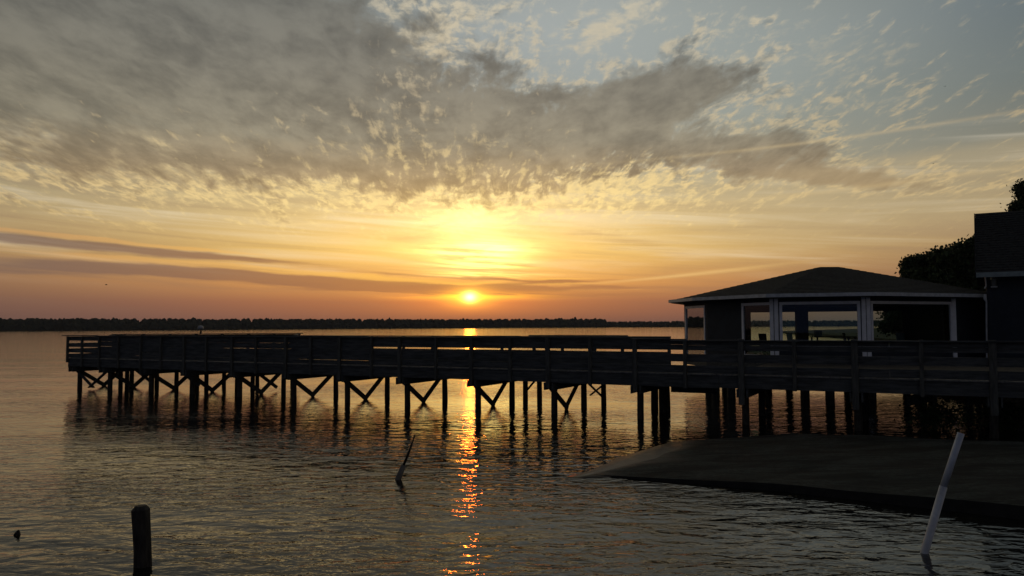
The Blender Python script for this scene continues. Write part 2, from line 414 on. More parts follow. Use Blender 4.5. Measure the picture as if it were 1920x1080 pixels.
def shore(pts, hgt, spacing, rows, label):
    """pts: (photo x, distance). land strip + a wood of lumpy crowns"""
    P = [Vector((at(px, 600, d).x, d, 0)) for px, d in pts]
    land = MB(); poly = [(p.x, p.y) for p in P]+[(p.x*1.5, p.y*1.5+200) for p in reversed(P)]
    land.prism(poly, -2, .7); tag(land.build('far_shore', LAND), kind='structure')
    vs, fs = [], []; nb = 0
    for a, b in zip(P[:-1], P[1:]):
        L = (b-a).length; k = max(1, int(L/spacing))
        for i in range(k):
            for r in range(rows):
                c = a.lerp(b, (i+random.random())/k)
                d = Vector((c.x, c.y, 0)).normalized(); off = 1.5+r*spacing*.9+random.uniform(0, spacing*.6)
                c = c+d*off
                h = hgt*random.uniform(.88, .97)*(1+.03*r)
                u = random.random()
                if u < .04: h *= 1.12
                w = h*random.uniform(.26,.40)
                if u < .04: w *= .6
                jit = 1+rng.uniform(-.28, .28, len(IVn))
                sc = IVn*jit[:, None]*np.array([w, w, h*.46])+np.array([c.x, c.y, h*.55])
                vs.append(sc); fs.append(np.array(IF)+nb); nb += len(IVn)
                sc = IVn*jit[::-1][:, None]*np.array([w*1.9, w*1.5, h*.42])+np.array([c.x+random.uniform(-w,w)*.5, c.y-.5, h*.30])
                vs.append(sc); fs.append(np.array(IF)+nb); nb += len(IVn)
    vs = np.concatenate(vs); fs = np.concatenate(fs)
    me = bpy.data.meshes.new('far_forest'); me.from_pydata(vs.tolist(), [], fs.tolist()); me.materials.append(FOREST)
    o = bpy.data.objects.new('far_forest', me); COL.objects.link(o)
    tag(o, label, 'forest', kind='stuff')
shore([(-700,520),(-250,620),(0,705),(240,770),(480,850),(700,960),(880,1040),(1134,1050)], 11.6, 5.5, 3, 'long dark wood on the far shore under the sunset')
shore([(1120,1040),(1270,1000),(1420,1010),(1700,1000),(2100,960),(2700,900)], 7.6, 5.0, 3, 'lower dark wood on the far shore behind the pavilion')

# ------------------------------------------------------------------ the pier
P0 = Vector((3.78, 23.74, 0)); DIR = Vector((24.84, -13.11, 0)).normalized(); PER = Vector((-DIR.y, DIR.x, 0))
PZ = math.atan2(DIR.y, DIR.x)
def u_at(px, v=0.0):
    """where the column px of the photo crosses the pier line at depth v, along the pier"""
    r = ray(px, 690); k = r.x/r.y; b = P0+PER*v
    return (k*b.y-b.x)/(DIR.x-k*DIR.y)
def loc_of(px, Y):
    """pier coordinates of photo column px at distance Y"""
    r = ray(px, 730); w = Vector((r.x/r.y*Y, Y, 0))-P0
    return w.dot(DIR), w.dot(PER)
DK = 1.47; RT = DK+1.07; W = 3.0; BAK = 2.9
UL = u_at(125); UR = 18.0
pier = tag(empty('pier', P0, PZ), 'long dark wooden pier on pilings with slatted railings crossing the lake', 'pier')
def jit(a): return random.uniform(-a, a)
# decking
mb = MB(); u = UL+.02
while u < UR:
    mb.box(u, u+.138, -.02+jit(.012), W+.02+jit(.012), DK-.038, DK+jit(.003)); u += .146
mb.build('deck_boards', DECKM, pier)
# rim joists, in lengths
def segs(a, b, step): 
    k = max(1, round((b-a)/step)); return [(a+(b-a)*i/k, a+(b-a)*(i+1)/k) for i in range(k)]
for a, b in segs(UL+.12, UR, 4.9):
    j = jit(.012); mb = MB(); mb.box(a+.004, b-.004, .02, .062, DK-.41+j, DK-.042); mb.build('rim_joist', WOOD, pier)
    mb = MB(); mb.box(a+.004, b-.004, W-.062, W-.02, DK-.41+j, DK-.042); mb.build('rim_joist', WOOD, pier)
for v in (.8, 1.5, 2.2):
    mb = MB(); mb.box(UL+.14, UR, v-.02, v+.02, DK-.30, DK-.042); mb.build('stringer', WOOD, pier)
mb = MB(); mb.box(UL+.07, UL+.118, .02, W-.02, DK-.45, DK-.042); mb.build('rim_joist', WOOD, pier)
# bents: front pile, back pile, cap beam, V brace
bent_px = [134, 191, 268, 345, 435, 536, 637, 750, 884, 1028, 1191, 1390, 1603, 1862]
def pile(u, v, r=.105, top=DK-.30, name='pile', parent=pier, bot=-2.6):
    zs = [bot, -.1, .25, .7, top]; x = jit(.03); y = jit(.03)
    mb = MB(); mb.tube([(u+x*(top-z)/2, v+y*(top-z)/2, z) for z in zs], [r*1.05, r*1.04, r*1.0, r*.98, r*.95], 12, .035)
    return mb.build(name, PILE, parent, smooth=True)
for i, px in enumerate(bent_px):
    u = u_at(px)+.02
    pile(u, .42); pile(u+.02, BAK)
    mb = MB(); mb.box(u+.12, u+.165, -.06, W+.06, DK-.655, DK-.415, .004); mb.build('cap_beam', WOOD, pier)
    mb = MB(); mb.box(u-.165, u-.12, -.06, W+.06, DK-.655, DK-.415, .004); mb.build('cap_beam', WOOD, pier)
    if px < 1150:
        zb = .06+jit(.03); vm = 1.72+jit(.08)
        d = Vector((0, vm-.42, zb-(DK-.60))).normalized()*.07
        mb = MB(); mb.bar((u-.145, .42, DK-.60), Vector((u-.145, vm, zb))+d, .045, .185); mb.build('brace', WOOD, pier)
        d = Vector((0, vm-BAK, zb-(DK-.60))).normalized()*.07
        mb = MB(); mb.bar((u-.195, BAK, DK-.60), Vector((u-.195, vm, zb))+d, .045, .185); mb.build('brace', WOOD, pier)
# a V brace between the two outermost front piles
ua, ub = u_at(134)+.02, u_at(191)+.02; um = (ua+ub)/2
for s, e in ((ua, um+.12), (ub, um-.12)):
    mb = MB(); mb.bar((s, .27 if s == ua else .22, DK-.62), (e, .27 if s == ua else .22, .08), .045, .15, (0,1,0)); mb.build('brace', WOOD, pier)
# railing posts; the ones at the bents reach down past the joist
long_px = {345,435,536,637,750,884,1028,1191,1390,1603,1862}
post_px = [127,154,186,222,264,302,345,387,435,480,536,583,637,697,750,818,884,957,1028,1107,1191,1285,1390,1490,1603,1728,1862]
post_u = [u_at(p) for p in post_px]+[u_at(1862)+1.9, u_at(1862)+3.8, u_at(1862)+5.7]
for i, u in enumerate(post_u):
    lng = (i < len(post_px) and post_px[i] in long_px) or i >= len(post_px)
    zb = DK-.60 if lng else DK-.44+jit(.02)
    if i == 0: zb = DK-.22
    w = .135 if lng else .10
    if i < len(post_px) and post_px[i] in (1390, 1603, 1862): w = .17; zb = DK-.86
    mb = MB(); mb.box(u-w/2, u+w/2, -.075, .018, zb, RT-.045, .004); mb.build('rail_post', WOODV, pier, bevel=.006)
UBK = u_at(1258, W)           # the back railing stops here
back_u = [UL+.05]
while back_u[-1] < UBK-1.9: back_u.append(back_u[-1]+random.uniform(1.25, 2.0))
back_u[-1] = UBK-.06
plat0, plat1 = u_at(205, W), u_at(548, W)
for u in back_u:
    if plat0 < u < plat1: continue
    mb = MB(); mb.box(u-.05, u+.05, W-.018, W+.075, DK-.44, RT-.045, .004); mb.build('rail_post', WOODV, pier, bevel=.006)
# rail boards: three courses with gaps; the end bays at the left are more open
courses = [(DK+.69, RT-.05), (DK+.35, DK+.58), (DK+.01, DK+.24)]
def rails(a, b, v0, v1, lift=0.0, cs=courses, step=4.9, nm='rail_board'):
    for (s, e) in segs(a, b, step):
        for (z0, z1) in cs:
            j = jit(.008)
            mid = z0+(z1-z0)*.5
            mb = MB()
            if z1-z0 > .25:
                mb.box(s+.003, e-.003, v0, v1, z0+j, mid-.002, .002); mb.box(s+.003, e-.003, v0, v1, mid+.002, z1+j, .002)
            else: mb.box(s+.003, e-.003, v0, v1, z0+j, z1+j, .002)
            mb.build(nm, WOOD, pier)
openc = [(DK+.83, RT-.05), (DK+.53, DK+.70), (DK+.26, DK+.44), (DK+.01, DK+.19)]
rails(UL, u_at(186), .02, .058, cs=openc)
tight = [(DK+.575, RT-.05), (DK+.335, DK+.570), (DK+.01, DK+.33)]
rails(u_at(186), u_at(264), .02, .058, cs=tight)
rails(u_at(264), u_at(302), .02, .058, cs=[(DK+.575, RT-.05), (DK+.36, DK+.570), (DK+.01, DK+.30)])
rails(u_at(302), u_at(697), .02, .058, cs=tight)
rails(u_at(697), u_at(1285), .02, .058)
rails(u_at(1285), UR, .02, .058, cs=[(DK+.69, RT-.09), (DK+.35, DK+.58), (DK+.01, DK+.24)])
rails(UL, plat0, W-.058, W-.02, cs=openc)
rails(plat1, UBK, W-.058, W-.02, cs=[(DK+.645, RT-.05), (DK+.35, DK+.525), (DK+.01, DK+.24)])
mb = MB()
for (z0, z1) in openc: mb.box(UL+.003, UL+.04, .062, W-.062, z0, z1)
mb.build('rail_board', WOOD, pier)
def cap(a, b, v, z, w=.15):
    mb = MB(); mb.box(a, b, v-w/2, v+w/2, z-.04, z, .004); mb.build('top_rail', WOOD, pier, bevel=.005)
cap(u_at(118), u_at(180), -.02, RT+.02); cap(u_at(180)+.01, u_at(640), -.01, RT-.005); cap(u_at(640)+.01, u_at(905), -.01, RT-.01)
cap(u_at(905)+.01, u_at(1185), -.01, RT+.01); cap(u_at(1185)+.01, u_at(1258), -.01, RT-.03); cap(u_at(1258)+.01, u_at(1500), -.01, RT-.075); cap(u_at(1500)+.01, u_at(1728), -.02, RT-.07, .19); cap(u_at(1728)+.01, UR, -.02, RT-.065, .2)
cap(UL, plat0, W+.01, RT-.005); cap(plat1, u_at(975, W), W+.01, RT-.01); cap(u_at(975, W), UBK, W+.01, RT-.02)

# fishing platform on the far side of the left end
def wl(px, Y): return loc_of(px, Y)
pa = (plat0, W+.08); pb = wl(216, 38.2); pc = wl(560, 39.6); pd = (plat1, W+.08)
mb = MB(); mb.prism([pa, pd, pc, pb], DK-.040, DK-.002); mb.build('platform_deck', DECKM, pier)
mb = MB()
for a, b in ((pd, pc), (pc, pb), (pb, pa)): mb.bar((a[0],a[1],DK-.24), (b[0],b[1],DK-.24), .045, .39)
mb.build('platform_joist', WOOD, pier)
def side_rail(a, b, n_posts, hi=.0):
    for i in range(n_posts):
        f = i/(n_posts-1); x, y = a[0]+(b[0]-a[0])*f, a[1]+(b[1]-a[1])*f
        mb = MB(); mb.bar((x,y,DK), (x,y,RT-.04+hi), .1, .1, (1,0,0)); mb.build('rail_post', WOODV, pier)
    d = Vector((b[0]-a[0], b[1]-a[1], 0)).normalized(); o = Vector((-d.y, d.x, 0))*.072
    for (z0, z1) in courses:
        mb = MB(); mb.bar((a[0]+o.x,a[1]+o.y,(z0+z1)/2+hi*.5), (b[0]+o.x,b[1]+o.y,(z0+z1)/2+hi*.5), .038, z1-z0-.004+(.0 if z0 < DK+.6 else hi)); mb.build('rail_board', WOOD, pier)
    mb = MB(); mb.bar((a[0]-d.x*.2,a[1]-d.y*.2,RT-.02+hi), (b[0]+d.x*.2,b[1]+d.y*.2,RT-.02+hi), .16, .04); mb.build('top_rail', WOOD, pier)
side_rail(pb, pc, 8, .045); side_rail((pd[0],pd[1]+.1), (pc[0],pc[1]-.1), 5); side_rail((pa[0],pa[1]+.1), (pb[0]-.02,pb[1]-.1), 4)
for px, Y in ((226,37.6),(247,38.2),(285,36.4),(331,36.6),(387,36.0),(420,38.6),(474,35.4),(482,38.9),(548,39.0)):
    u, v = wl(px, Y); pile(u, v, .10)
    if px in (331, 247, 474):
        mb = MB(); mb.bar((u,v,DK-.5), (u+1.2,v+.3,.15), .045, .15); mb.build('brace', WOOD, pier)
# small bump-out behind the middle
b0, b1 = u_at(975, W+.3), u_at(1150, W+.3)
mb = MB(); mb.box(b0, b1, W+.03, W+1.45, DK-.045, DK-.003); mb.build('platform_deck', DECKM, pier)
mb = MB(); mb.box(b0, b1, W+1.41, W+1.45, DK-.42, DK-.05); mb.box(b0-.045, b0-.002, W+.08, W+1.45, DK-.42, DK-.05); mb.box(b1+.002, b1+.045, W+.08, W+1.45, DK-.42, DK-.05)
mb.build('platform_joist', WOOD, pier)
courses = [(DK+.60, RT-.05), (DK+.30, DK+.46), (DK+.01, DK+.22)]
side_rail((b0+.05, W+1.42), (b1-.05, W+1.42), 4)
for px in (985, 1011, 1131):
    u = u_at(px, W+1.25); pile(u, W+1.25, .10)
for (pxa, za, pxb, zb) in ((1006,.86,988,.40),(1104,.72,1128,.28),(1128,.66,1106,.30)):
    mb = MB(); mb.bar((u_at(pxa,W+1.1), W+1.1, za), (u_at(pxb,W+1.1), W+1.1, zb), .045, .13, (0,1,0)); mb.build('brace', WOOD, pier)
# deeper beams and doubled piles at the landward end
mb = MB(); mb.box(u_at(1256,W)+.0, u_at(1345,W), W+.09, W+.17, .62, DK-.05); mb.build('landing_beam', WOOD, pier)
for px, v in ((1227,W+.3),(1241,W-.5),(1248,W+.2)): pile(u_at(px, v), v, .13)
mb = MB(); mb.bar((u_at(1700,1.4), 1.2, DK-.68), (u_at(1745,1.4), 1.9, DK-.60), .09, .26); mb.build('beam_stub', WOOD, pier)

# lamp on the far platform rail
e = tag(empty('rail_lamp', at(376, 629, 38.9)), 'small pale round lamp on a short dark stem standing on the far railing', 'lamp')
e.location.z = RT+.045
mb = MB(); mb.tube([(0,0,0),(0.02,0,.10),(0,0,.22)], [.05,.045,.035], 8); mb.build('stem', PILE, e)
mb = MB(); mb.tube([(0,0,.20),(0,0,.24),(0,0,.31),(0,0,.37),(0,0,.41)], [.09,.14,.15,.11,.03], 14); mb.build('shade', mat('frosted lamp globe', (.30,.31,.34), .4, var=.5, scale=14), e, smooth=True)

# ------------------------------------------------------------------ pavilion
EV = 4.07                       # eave height
pav = tag(empty('pavilion', (0,0,0)), 'low hipped pavilion on pilings with white corner posts and big windows behind the pier', 'building')
Ev = [Vector(p) for p in ((7.62,36.9),(8.02,33.8),(10.0,30.1),(13.62,28.85),(20.6,31.9),(20.6,39.0),(12.6,42.6),(9.2,40.6))]
def inset(poly, d):
    out = []; k = len(poly)
    for i in range(k):
        a, b, c = poly[i-1], poly[i], poly[(i+1)%k]
        n1 = Vector((-(b-a).y, (b-a).x)).normalized(); n2 = Vector((-(c-b).y, (c-b).x)).normalized()
        m_ = (n1+n2).normalized(); out.append(b+m_*d/max(.3, m_.dot(n1)))
    return out
Wl = inset(Ev, .62)
Wl[0].x = max(Wl[0].x, at(1281,600,Wl[0].y).x); 
RA, RB = Vector((14.1, 35.0, 0)), Vector((14.9, 35.0, 0)); RZ = 5.52
def roof_part():
    mb = MB(); k = len(Ev)
    top = {0:0,1:0,2:0,3:1,4:1,5:1,6:1,7:0}
    vs = [(p.x,p.y,EV) for p in Ev]+[(RA.x,RA.y,RZ),(RB.x,RB.y,RZ)]; fs = []
    for i in range(k):
        j = (i+1)%k; a, b = 8+top[i], 8+top[j]
        fs.append((i, j, b) if a == b else (i, j, b, a))
    # courses of shingles: shallow steps down each slope
    nrow = 22
    for f in fs:
        e0, e1 = Vector(vs[f[0]]), Vector(vs[f[1]]); t1 = Vector(vs[f[2]]); t0 = Vector(vs[f[3]]) if len(f) == 4 else t1
        nn = (e1-e0).cross(t0-e0).normalized()
        if nn.z < 0: nn = -nn
        for r in range(nrow):
            a, b = r/nrow, (r+1)/nrow
            q = [e0.lerp(t0,a)+nn*.018, e1.lerp(t1,a)+nn*.018, e1.lerp(t1,b)+nn*.003, e0.lerp(t0,b)+nn*.003]
            base_ = [e0.lerp(t0,a)-nn*.01, e1.lerp(t1,a)-nn*.01]
            mb.add(q+base_, [(0,1,2,3),(0,4,5,1)])
    mb.add([v for v in vs[:8]], [tuple(range(8))[::-1]])
    return mb.build('roof', SHING, pav)
roof_part()
def ring(poly_out, poly_in, z0, z1):
    mb = MB(); k = len(poly_out)
    for i in range(k):
        j = (i+1)%k; a, b, c, d = poly_out[i], poly_out[j], poly_in[j], poly_in[i]
        mb.add([(a.x,a.y,z0),(b.x,b.y,z0),(c.x,c.y,z0),(d.x,d.y,z0),(a.x,a.y,z1),(b.x,b.y,z1),(c.x,c.y,z1),(d.x,d.y,z1)], [(0,3,2,1),(4,5,6,7),(0,1,5,4),(2,3,7,6)])
    return mb
ring(inset(Ev, -.10), inset(Ev, .02), EV-.10, EV+.035).build('gutter', GUTTER, pav)
ring(inset(Ev, .03), inset(Ev, .60), EV-.13, EV-.09).build('soffit', SIDING, pav)
# glass: tinted, lets light through and mirrors the lake
def glass(name, tint, extra=0.02):
    m = bpy.data.materials.new(name); m.use_nodes = True; t = m.node_tree; t.nodes.clear(); q = N(t)
    tr = q.node('ShaderNodeBsdfTransparent'); tr.inputs[0].default_value = (*tint, 1)
    gl = q.node('ShaderNodeBsdfGlossy'); gl.inputs['Roughness'].default_value = .01
    gl.inputs['Color'].default_value = (.8,.8,.8,1)
    fr = q.node('ShaderNodeFresnel'); fr.inputs[0].default_value = 1.5
    f2 = X(q, fr.outputs[0])*1.0+extra
    mx = q.node('ShaderNodeMixShader'); q.put(mx.inputs[0], f2); t.links.new(tr.outputs[0], mx.inputs[1]); t.links.new(gl.outputs[0], mx.inputs[2])
    o = q.node('ShaderNodeOutputMaterial'); t.links.new(mx.outputs[0], o.inputs[0]); return m
GL = glass('tinted window glass', (.62,.80,.76)); GLM = glass('sky-mirroring window glass', (.45,.52,.48), .42); GLB = glass('window glass', (.78,.90,.86))
FLZ = DK; WT = EV-.13
def P3(a, b, f, z): p = a.lerp(b, f); return Vector((p.x, p.y, z))
def wall_face(i, openings, z_sill, z_head, gl=GL, frame=WHITE, dark=None):
    """wall i (corner i to i+1) with window openings given as fractions along it"""
    a, b = Wl[i], Wl[(i+1)%len(Wl)]; d = (b-a).normalized(); L = (b-a).length
    nrm = Vector((d.y, -d.x))       # outwards
    mb = MB()
    def slab(f0, f1, z0, z1, out0=0.0, out1=-.14, B=None):
        B = B or mb
        p, q = a.lerp(b, f0), a.lerp(b, f1)
        c = [p+nrm*out1, q+nrm*out1, q+nrm*out0, p+nrm*out0]
        B.add([(v.x,v.y,z) for z in (z0,z1) for v in c], [(0,3,2,1),(4,5,6,7),(0,1,5,4),(1,2,6,5),(2,3,7,6),(3,0,4,7)])
    def lap(f0, f1, z0, z1):
        """lapped siding boards"""
        slab(f0, f1, z0, z1); z = z0
        while z < z1-.02:
            zt = min(z+.13, z1); p, q = a.lerp(b, f0), a.lerp(b, f1)
            c = [p+nrm*.022, q+nrm*.022, q+nrm*.003, p+nrm*.003]
            mb.add([(c[0].x,c[0].y,z),(c[1].x,c[1].y,z),(c[2].x,c[2].y,zt),(c[3].x,c[3].y,zt),(c[3].x,c[3].y,z),(c[2].x,c[2].y,z)], [(0,1,2,3),(0,4,5,1)])
            z += .13
    prev = 0.0
    for (f0, f1) in openings:
        lap(prev, f0, FLZ, WT) if f0-prev > .001 else None
        if z_sill > FLZ+.01: lap(f0, f1, FLZ, z_sill)
        lap(f0, f1, z_head, WT); prev = f1
    if prev < .999: lap(prev, 1.0, FLZ, WT)
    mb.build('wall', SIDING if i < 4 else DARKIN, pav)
    for (f0, f1) in openings:
        t = .11/L; fb = MB()
        zt = z_head+.0; zb = z_sill
        slab(f0, f0+t, zb, zt, .05, -.03, fb); slab(f1-t, f1, zb, zt, .05, -.03, fb); slab(f0+t, f1-t, zt-.11, zt, .048, -.03, fb); slab(f0+t, f1-t, zb, zb+.11, .048, -.03, fb)
        w = fb.build('window', frame, pav)
        pb_ = MB(); p, q = a.lerp(b, f0+t)-nrm*.0, a.lerp(b, f1-t)
        pb_.add([(p.x,p.y,zb+.11),(q.x,q.y,zb+.11),(q.x,q.y,zt-.11),(p.x,p.y,zt-.11)], [(0,1,2,3)]); pb_.build('pane', gl, w)
        s = .055/L; ib = MB()           # dark inner sash
        if dark:
            slab(f0+t, f0+t+s, zb+.11, zt-.11, -.01, -.06, ib); slab(f1-t-s, f1-t, zb+.11, zt-.11, -.01, -.06, ib); slab(f0+t+s, f1-t-s, zt-.11-.06, zt-.11, -.01, -.06, ib)
            ib.build('sash', DARKIN, w)
def frac(i, px):
    a, b = Wl[i], Wl[(i+1)%len(Wl)]; r = ray(px, 600); k = r.x/r.y; d = b-a
    return (k*a.y-a.x)/(d.x-k*d.y)
HEAD = 3.80; SILL = FLZ+.10
print('walls px', [round(960+F*p.x/p.y) for p in Wl], 'W', [tuple(round(c,2) for c in p) for p in Wl])
f_a, f_b = max(.02, frac(1,1392)), min(.985, frac(1,1451))
wall_face(0, [(.06, .94)], FLZ-.10, 3.78, GLM)
wall_face(1, [(f_a, f_b)], SILL, HEAD, GL, WHITE, True)
wall_face(2, [(.06, .94)], 2.0, HEAD, GL, WHITE)
wall_face(3, [(.03, frac(3,1784))], 2.0, HEAD, GL, WHITE)
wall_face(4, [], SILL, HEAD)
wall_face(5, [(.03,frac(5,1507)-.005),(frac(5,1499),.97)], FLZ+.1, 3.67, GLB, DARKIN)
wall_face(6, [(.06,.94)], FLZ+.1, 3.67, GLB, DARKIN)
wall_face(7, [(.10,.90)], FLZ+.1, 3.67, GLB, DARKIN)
# white corner boards
for i in (2, 3):
    p = Wl[i]; o = (p-Vector((14,35))).normalized()
    for s in (-1, 1):
        q = Wl[(i+s)%8]; d = (q-p).normalized(); c = p+d*.10+o*.045; e2 = p+d*.26+o*.02
        mb = MB(); mb.bar((c.x,c.y,FLZ-.35), (c.x,c.y,WT), .15, .05, (o.x,o.y,0)); mb.build('corner_board', WHITE, pav)
p = P3(Wl[3], Wl[4], frac(3,1786), 0)
mb = MB(); mb.bar((p.x+.02,p.y-.07,FLZ-.2), (p.x+.02,p.y-.07,WT), .16, .05, (0,1,0)); mb.build('corner_board', WHITE, pav)
# floor, ceiling, floor beams
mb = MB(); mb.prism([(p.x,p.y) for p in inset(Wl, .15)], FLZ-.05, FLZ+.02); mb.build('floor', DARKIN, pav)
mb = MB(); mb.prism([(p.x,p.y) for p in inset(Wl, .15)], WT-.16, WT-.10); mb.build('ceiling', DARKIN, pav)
mb = MB(); mb.prism([(p.x,p.y) for p in inset(Wl, -.05)], FLZ-.42, FLZ-.055); mb.build('floor_frame', WOOD, pav)
for px, Y in ((1330,33.0),(1342,32.4),(1371,31.0),(1509,29.9),(1556,30.2),(1634,30.0),(1729,31.5),(1748,31.2),(1816,32.0),(1835,32.4),(1440,34.5),(1590,35.0),(1700,36),(1360,37),(1480,39),(1610,40)):
    q = at(px, 730, Y)
    mb = MB(); mb.tube([(q.x,q.y,-2.6),(q.x,q.y,.3),(q.x,q.y,FLZ-.42)], [.18,.175,.165], 12, .03); mb.build('pile', PILE, pav, smooth=True)

# walkway from the pier to the pavilion door
wk = tag(empty('walkway', P0, PZ), 'short dark wooden landing between the pier and the pavilion', 'walkway')
x0, x1 = u_at(1400, W), UR
mb = MB(); y = W+.09
while y < W+4.6: mb.box(x0, x1, y, y+.138, DK-.04, DK-.002); y += .146
mb.build('deck_boards', PILE, wk)
mb = MB(); mb.box(x0, x0+.045, W+.09, W+4.6, DK-.4, DK-.045); mb.box(x0+.05, x1, W+4.55, W+4.6, DK-.4, DK-.045); mb.build('joist', WOOD, wk)

# furniture inside
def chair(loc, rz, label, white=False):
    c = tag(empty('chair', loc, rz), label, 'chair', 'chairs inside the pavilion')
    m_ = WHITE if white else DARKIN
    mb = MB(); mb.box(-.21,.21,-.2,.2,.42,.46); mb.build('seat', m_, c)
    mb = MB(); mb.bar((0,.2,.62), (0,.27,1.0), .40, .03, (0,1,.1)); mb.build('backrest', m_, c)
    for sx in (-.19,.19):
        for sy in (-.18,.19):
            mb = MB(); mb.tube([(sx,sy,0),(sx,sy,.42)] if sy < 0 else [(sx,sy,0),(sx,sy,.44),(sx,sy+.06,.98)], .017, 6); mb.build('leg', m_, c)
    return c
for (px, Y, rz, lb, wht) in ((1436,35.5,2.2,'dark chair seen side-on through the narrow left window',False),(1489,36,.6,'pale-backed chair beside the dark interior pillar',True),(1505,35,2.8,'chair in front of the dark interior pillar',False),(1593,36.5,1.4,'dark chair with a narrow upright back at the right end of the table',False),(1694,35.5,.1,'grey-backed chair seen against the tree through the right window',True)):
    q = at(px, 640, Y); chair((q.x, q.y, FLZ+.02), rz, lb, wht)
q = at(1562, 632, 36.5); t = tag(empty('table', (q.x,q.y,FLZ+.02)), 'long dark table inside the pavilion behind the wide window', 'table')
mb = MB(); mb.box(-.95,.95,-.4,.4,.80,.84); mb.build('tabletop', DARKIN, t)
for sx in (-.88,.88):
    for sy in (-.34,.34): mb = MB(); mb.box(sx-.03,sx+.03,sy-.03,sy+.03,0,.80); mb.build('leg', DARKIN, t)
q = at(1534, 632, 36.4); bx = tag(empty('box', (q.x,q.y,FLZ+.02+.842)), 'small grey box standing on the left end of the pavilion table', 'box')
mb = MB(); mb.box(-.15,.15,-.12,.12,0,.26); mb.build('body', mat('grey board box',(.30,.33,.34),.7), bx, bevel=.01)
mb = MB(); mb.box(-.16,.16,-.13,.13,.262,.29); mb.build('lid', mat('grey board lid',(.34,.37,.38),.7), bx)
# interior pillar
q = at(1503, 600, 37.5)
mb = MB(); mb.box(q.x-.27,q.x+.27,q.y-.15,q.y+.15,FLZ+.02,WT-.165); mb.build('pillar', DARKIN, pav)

# ------------------------------------------------------------------ house at the right
hs = tag(empty('house', (0,0,0)), 'dark blue house with a steep shingled gable roof at the right edge', 'house')
HY = 30.9; HC = at(1850, 560, HY); HC.z = 0; HE = at(1850, 512, HY-.5).z
HA = math.atan2(.852, .524)-math.pi/2      # side walls run straight away along this line
hs.location = HC; hs.rotation_euler = (0,0,HA)
mb = MB(); mb.box(0, 12, 0, 8, -1.0, HE-.02)
z = .9
while z < HE-.15:
    mb.add([(0,-.024,z),(12,-.024,z),(12,-.003,z+.14),(0,-.003,z+.14),(0,-.003,z),(12,-.003,z)], [(0,1,2,3),(0,4,5,1)]); z += .14
mb.build('wall', SIDING, hs)
rx0 = -.33; ry0 = -.5; rym = 4.0; HR = at(1838, 401, HY+3.6).z
mb = MB(); nrow = 26
for side in (0, 1):
    e0, e1 = (Vector((rx0,ry0,HE)), Vector((12.4,ry0,HE))) if side == 0 else (Vector((12.4,8.5,HE)), Vector((rx0,8.5,HE)))
    t0, t1 = (Vector((rx0,rym,HR)), Vector((12.4,rym,HR))) if side == 0 else (Vector((12.4,rym,HR)), Vector((rx0,rym,HR)))
    nn = (e1-e0).cross(t0-e0).normalized(); nn = nn if nn.z > 0 else -nn
    for r in range(nrow):
        a, b = r/nrow, (r+1)/nrow
        mb.add([e0.lerp(t0,a)+nn*.03, e1.lerp(t1,a)+nn*.03, e1.lerp(t1,b)+nn*.006, e0.lerp(t0,b)+nn*.006, e0.lerp(t0,a), e1.lerp(t1,a)], [(0,1,2,3),(0,4,5,1)])
    dz_ = Vector((0,0,-.12)); mb.add([e0+dz_, e1+dz_, t1+dz_, t0+dz_], [(0,1,2,3)])
mb.build('roof', SHING, hs)
mb = MB(); mb.add([(0,0,HE-.02),(0,8,HE-.02),(0,4,HR-.45),(.15,0,HE-.02),(.15,8,HE-.02),(.15,4,HR-.45)], [(0,2,1),(3,4,5),(0,3,5,2),(1,2,5,4)]); mb.build('gable', SIDING, hs)
mb = MB(); mb.box(rx0, 12.4, ry0-.035, ry0-.003, HE-.16, HE+.03); mb.build('fascia', mat('grey painted fascia', (.24,.30,.31), .6, var=.15), hs)
for e_ in (ry0, 8.5):
    mb = MB(); mb.bar((rx0-.02,e_,HE-.05), (rx0-.02,rym,HR-.05), .03, .16); mb.build('rake_board', SHING, hs)
HM = Matrix.Translation(HC) @ Matrix.Rotation(HA, 4, 'Z'); HI = HM.inverted()
def atw(px, py, out=.06):
    """photo pixel -> point just in front of the house wall, in the house's own frame"""
    o_ = HI @ Vector((0,0,EYE)); d_ = HI.to_3x3() @ ray(px, py); return o_+d_*((-out-o_.y)/d_.y)
mb = MB(); mb.tube([atw(1847,514), atw(1848,525), atw(1849,536), atw(1846,541)], .028, 8); mb.build('downspout', GUTTER, hs)
mb = MB(); a_ = atw(1847,552); mb.tube([a_, atw(1847,561), atw(1849.5,566), atw(1849.5,600), atw(1850,640), atw(1850,700)], [.05,.06,.03,.03,.03,.03], 8); mb.build('downspout', GUTTER, hs)
# wall lantern
q = atw(1864, 540, .14); wl_ = empty('wall_lantern', (0,0,0)); wl_.parent = hs
LANT = mat('dark lantern metal', (.05,.055,.05), .4, var=.2)
mb = MB(); mb.tube([(q.x,q.y,q.z+.5),(q.x,q.y,q.z+.44),(q.x,q.y,q.z+.34)], [.03,.12,.14], 10); mb.box(q.x-.03,q.x+.03,q.y,-.02,q.z+.34,q.z+.40)
o = mb.build('cap', LANT, wl_)
mb = MB(); mb.tube([(q.x,q.y,q.z+.335),(q.x,q.y,q.z+.07)], [.10,.085], 10); mb.build('lamp_glass', mat('dusty lantern glass', (.07,.08,.075), .25), wl_)
mb = MB(); mb.tube([(q.x,q.y,q.z+.065),(q.x,q.y,q.z+.02)], [.125,.115], 10); mb.build('base_plate', GUTTER, wl_)

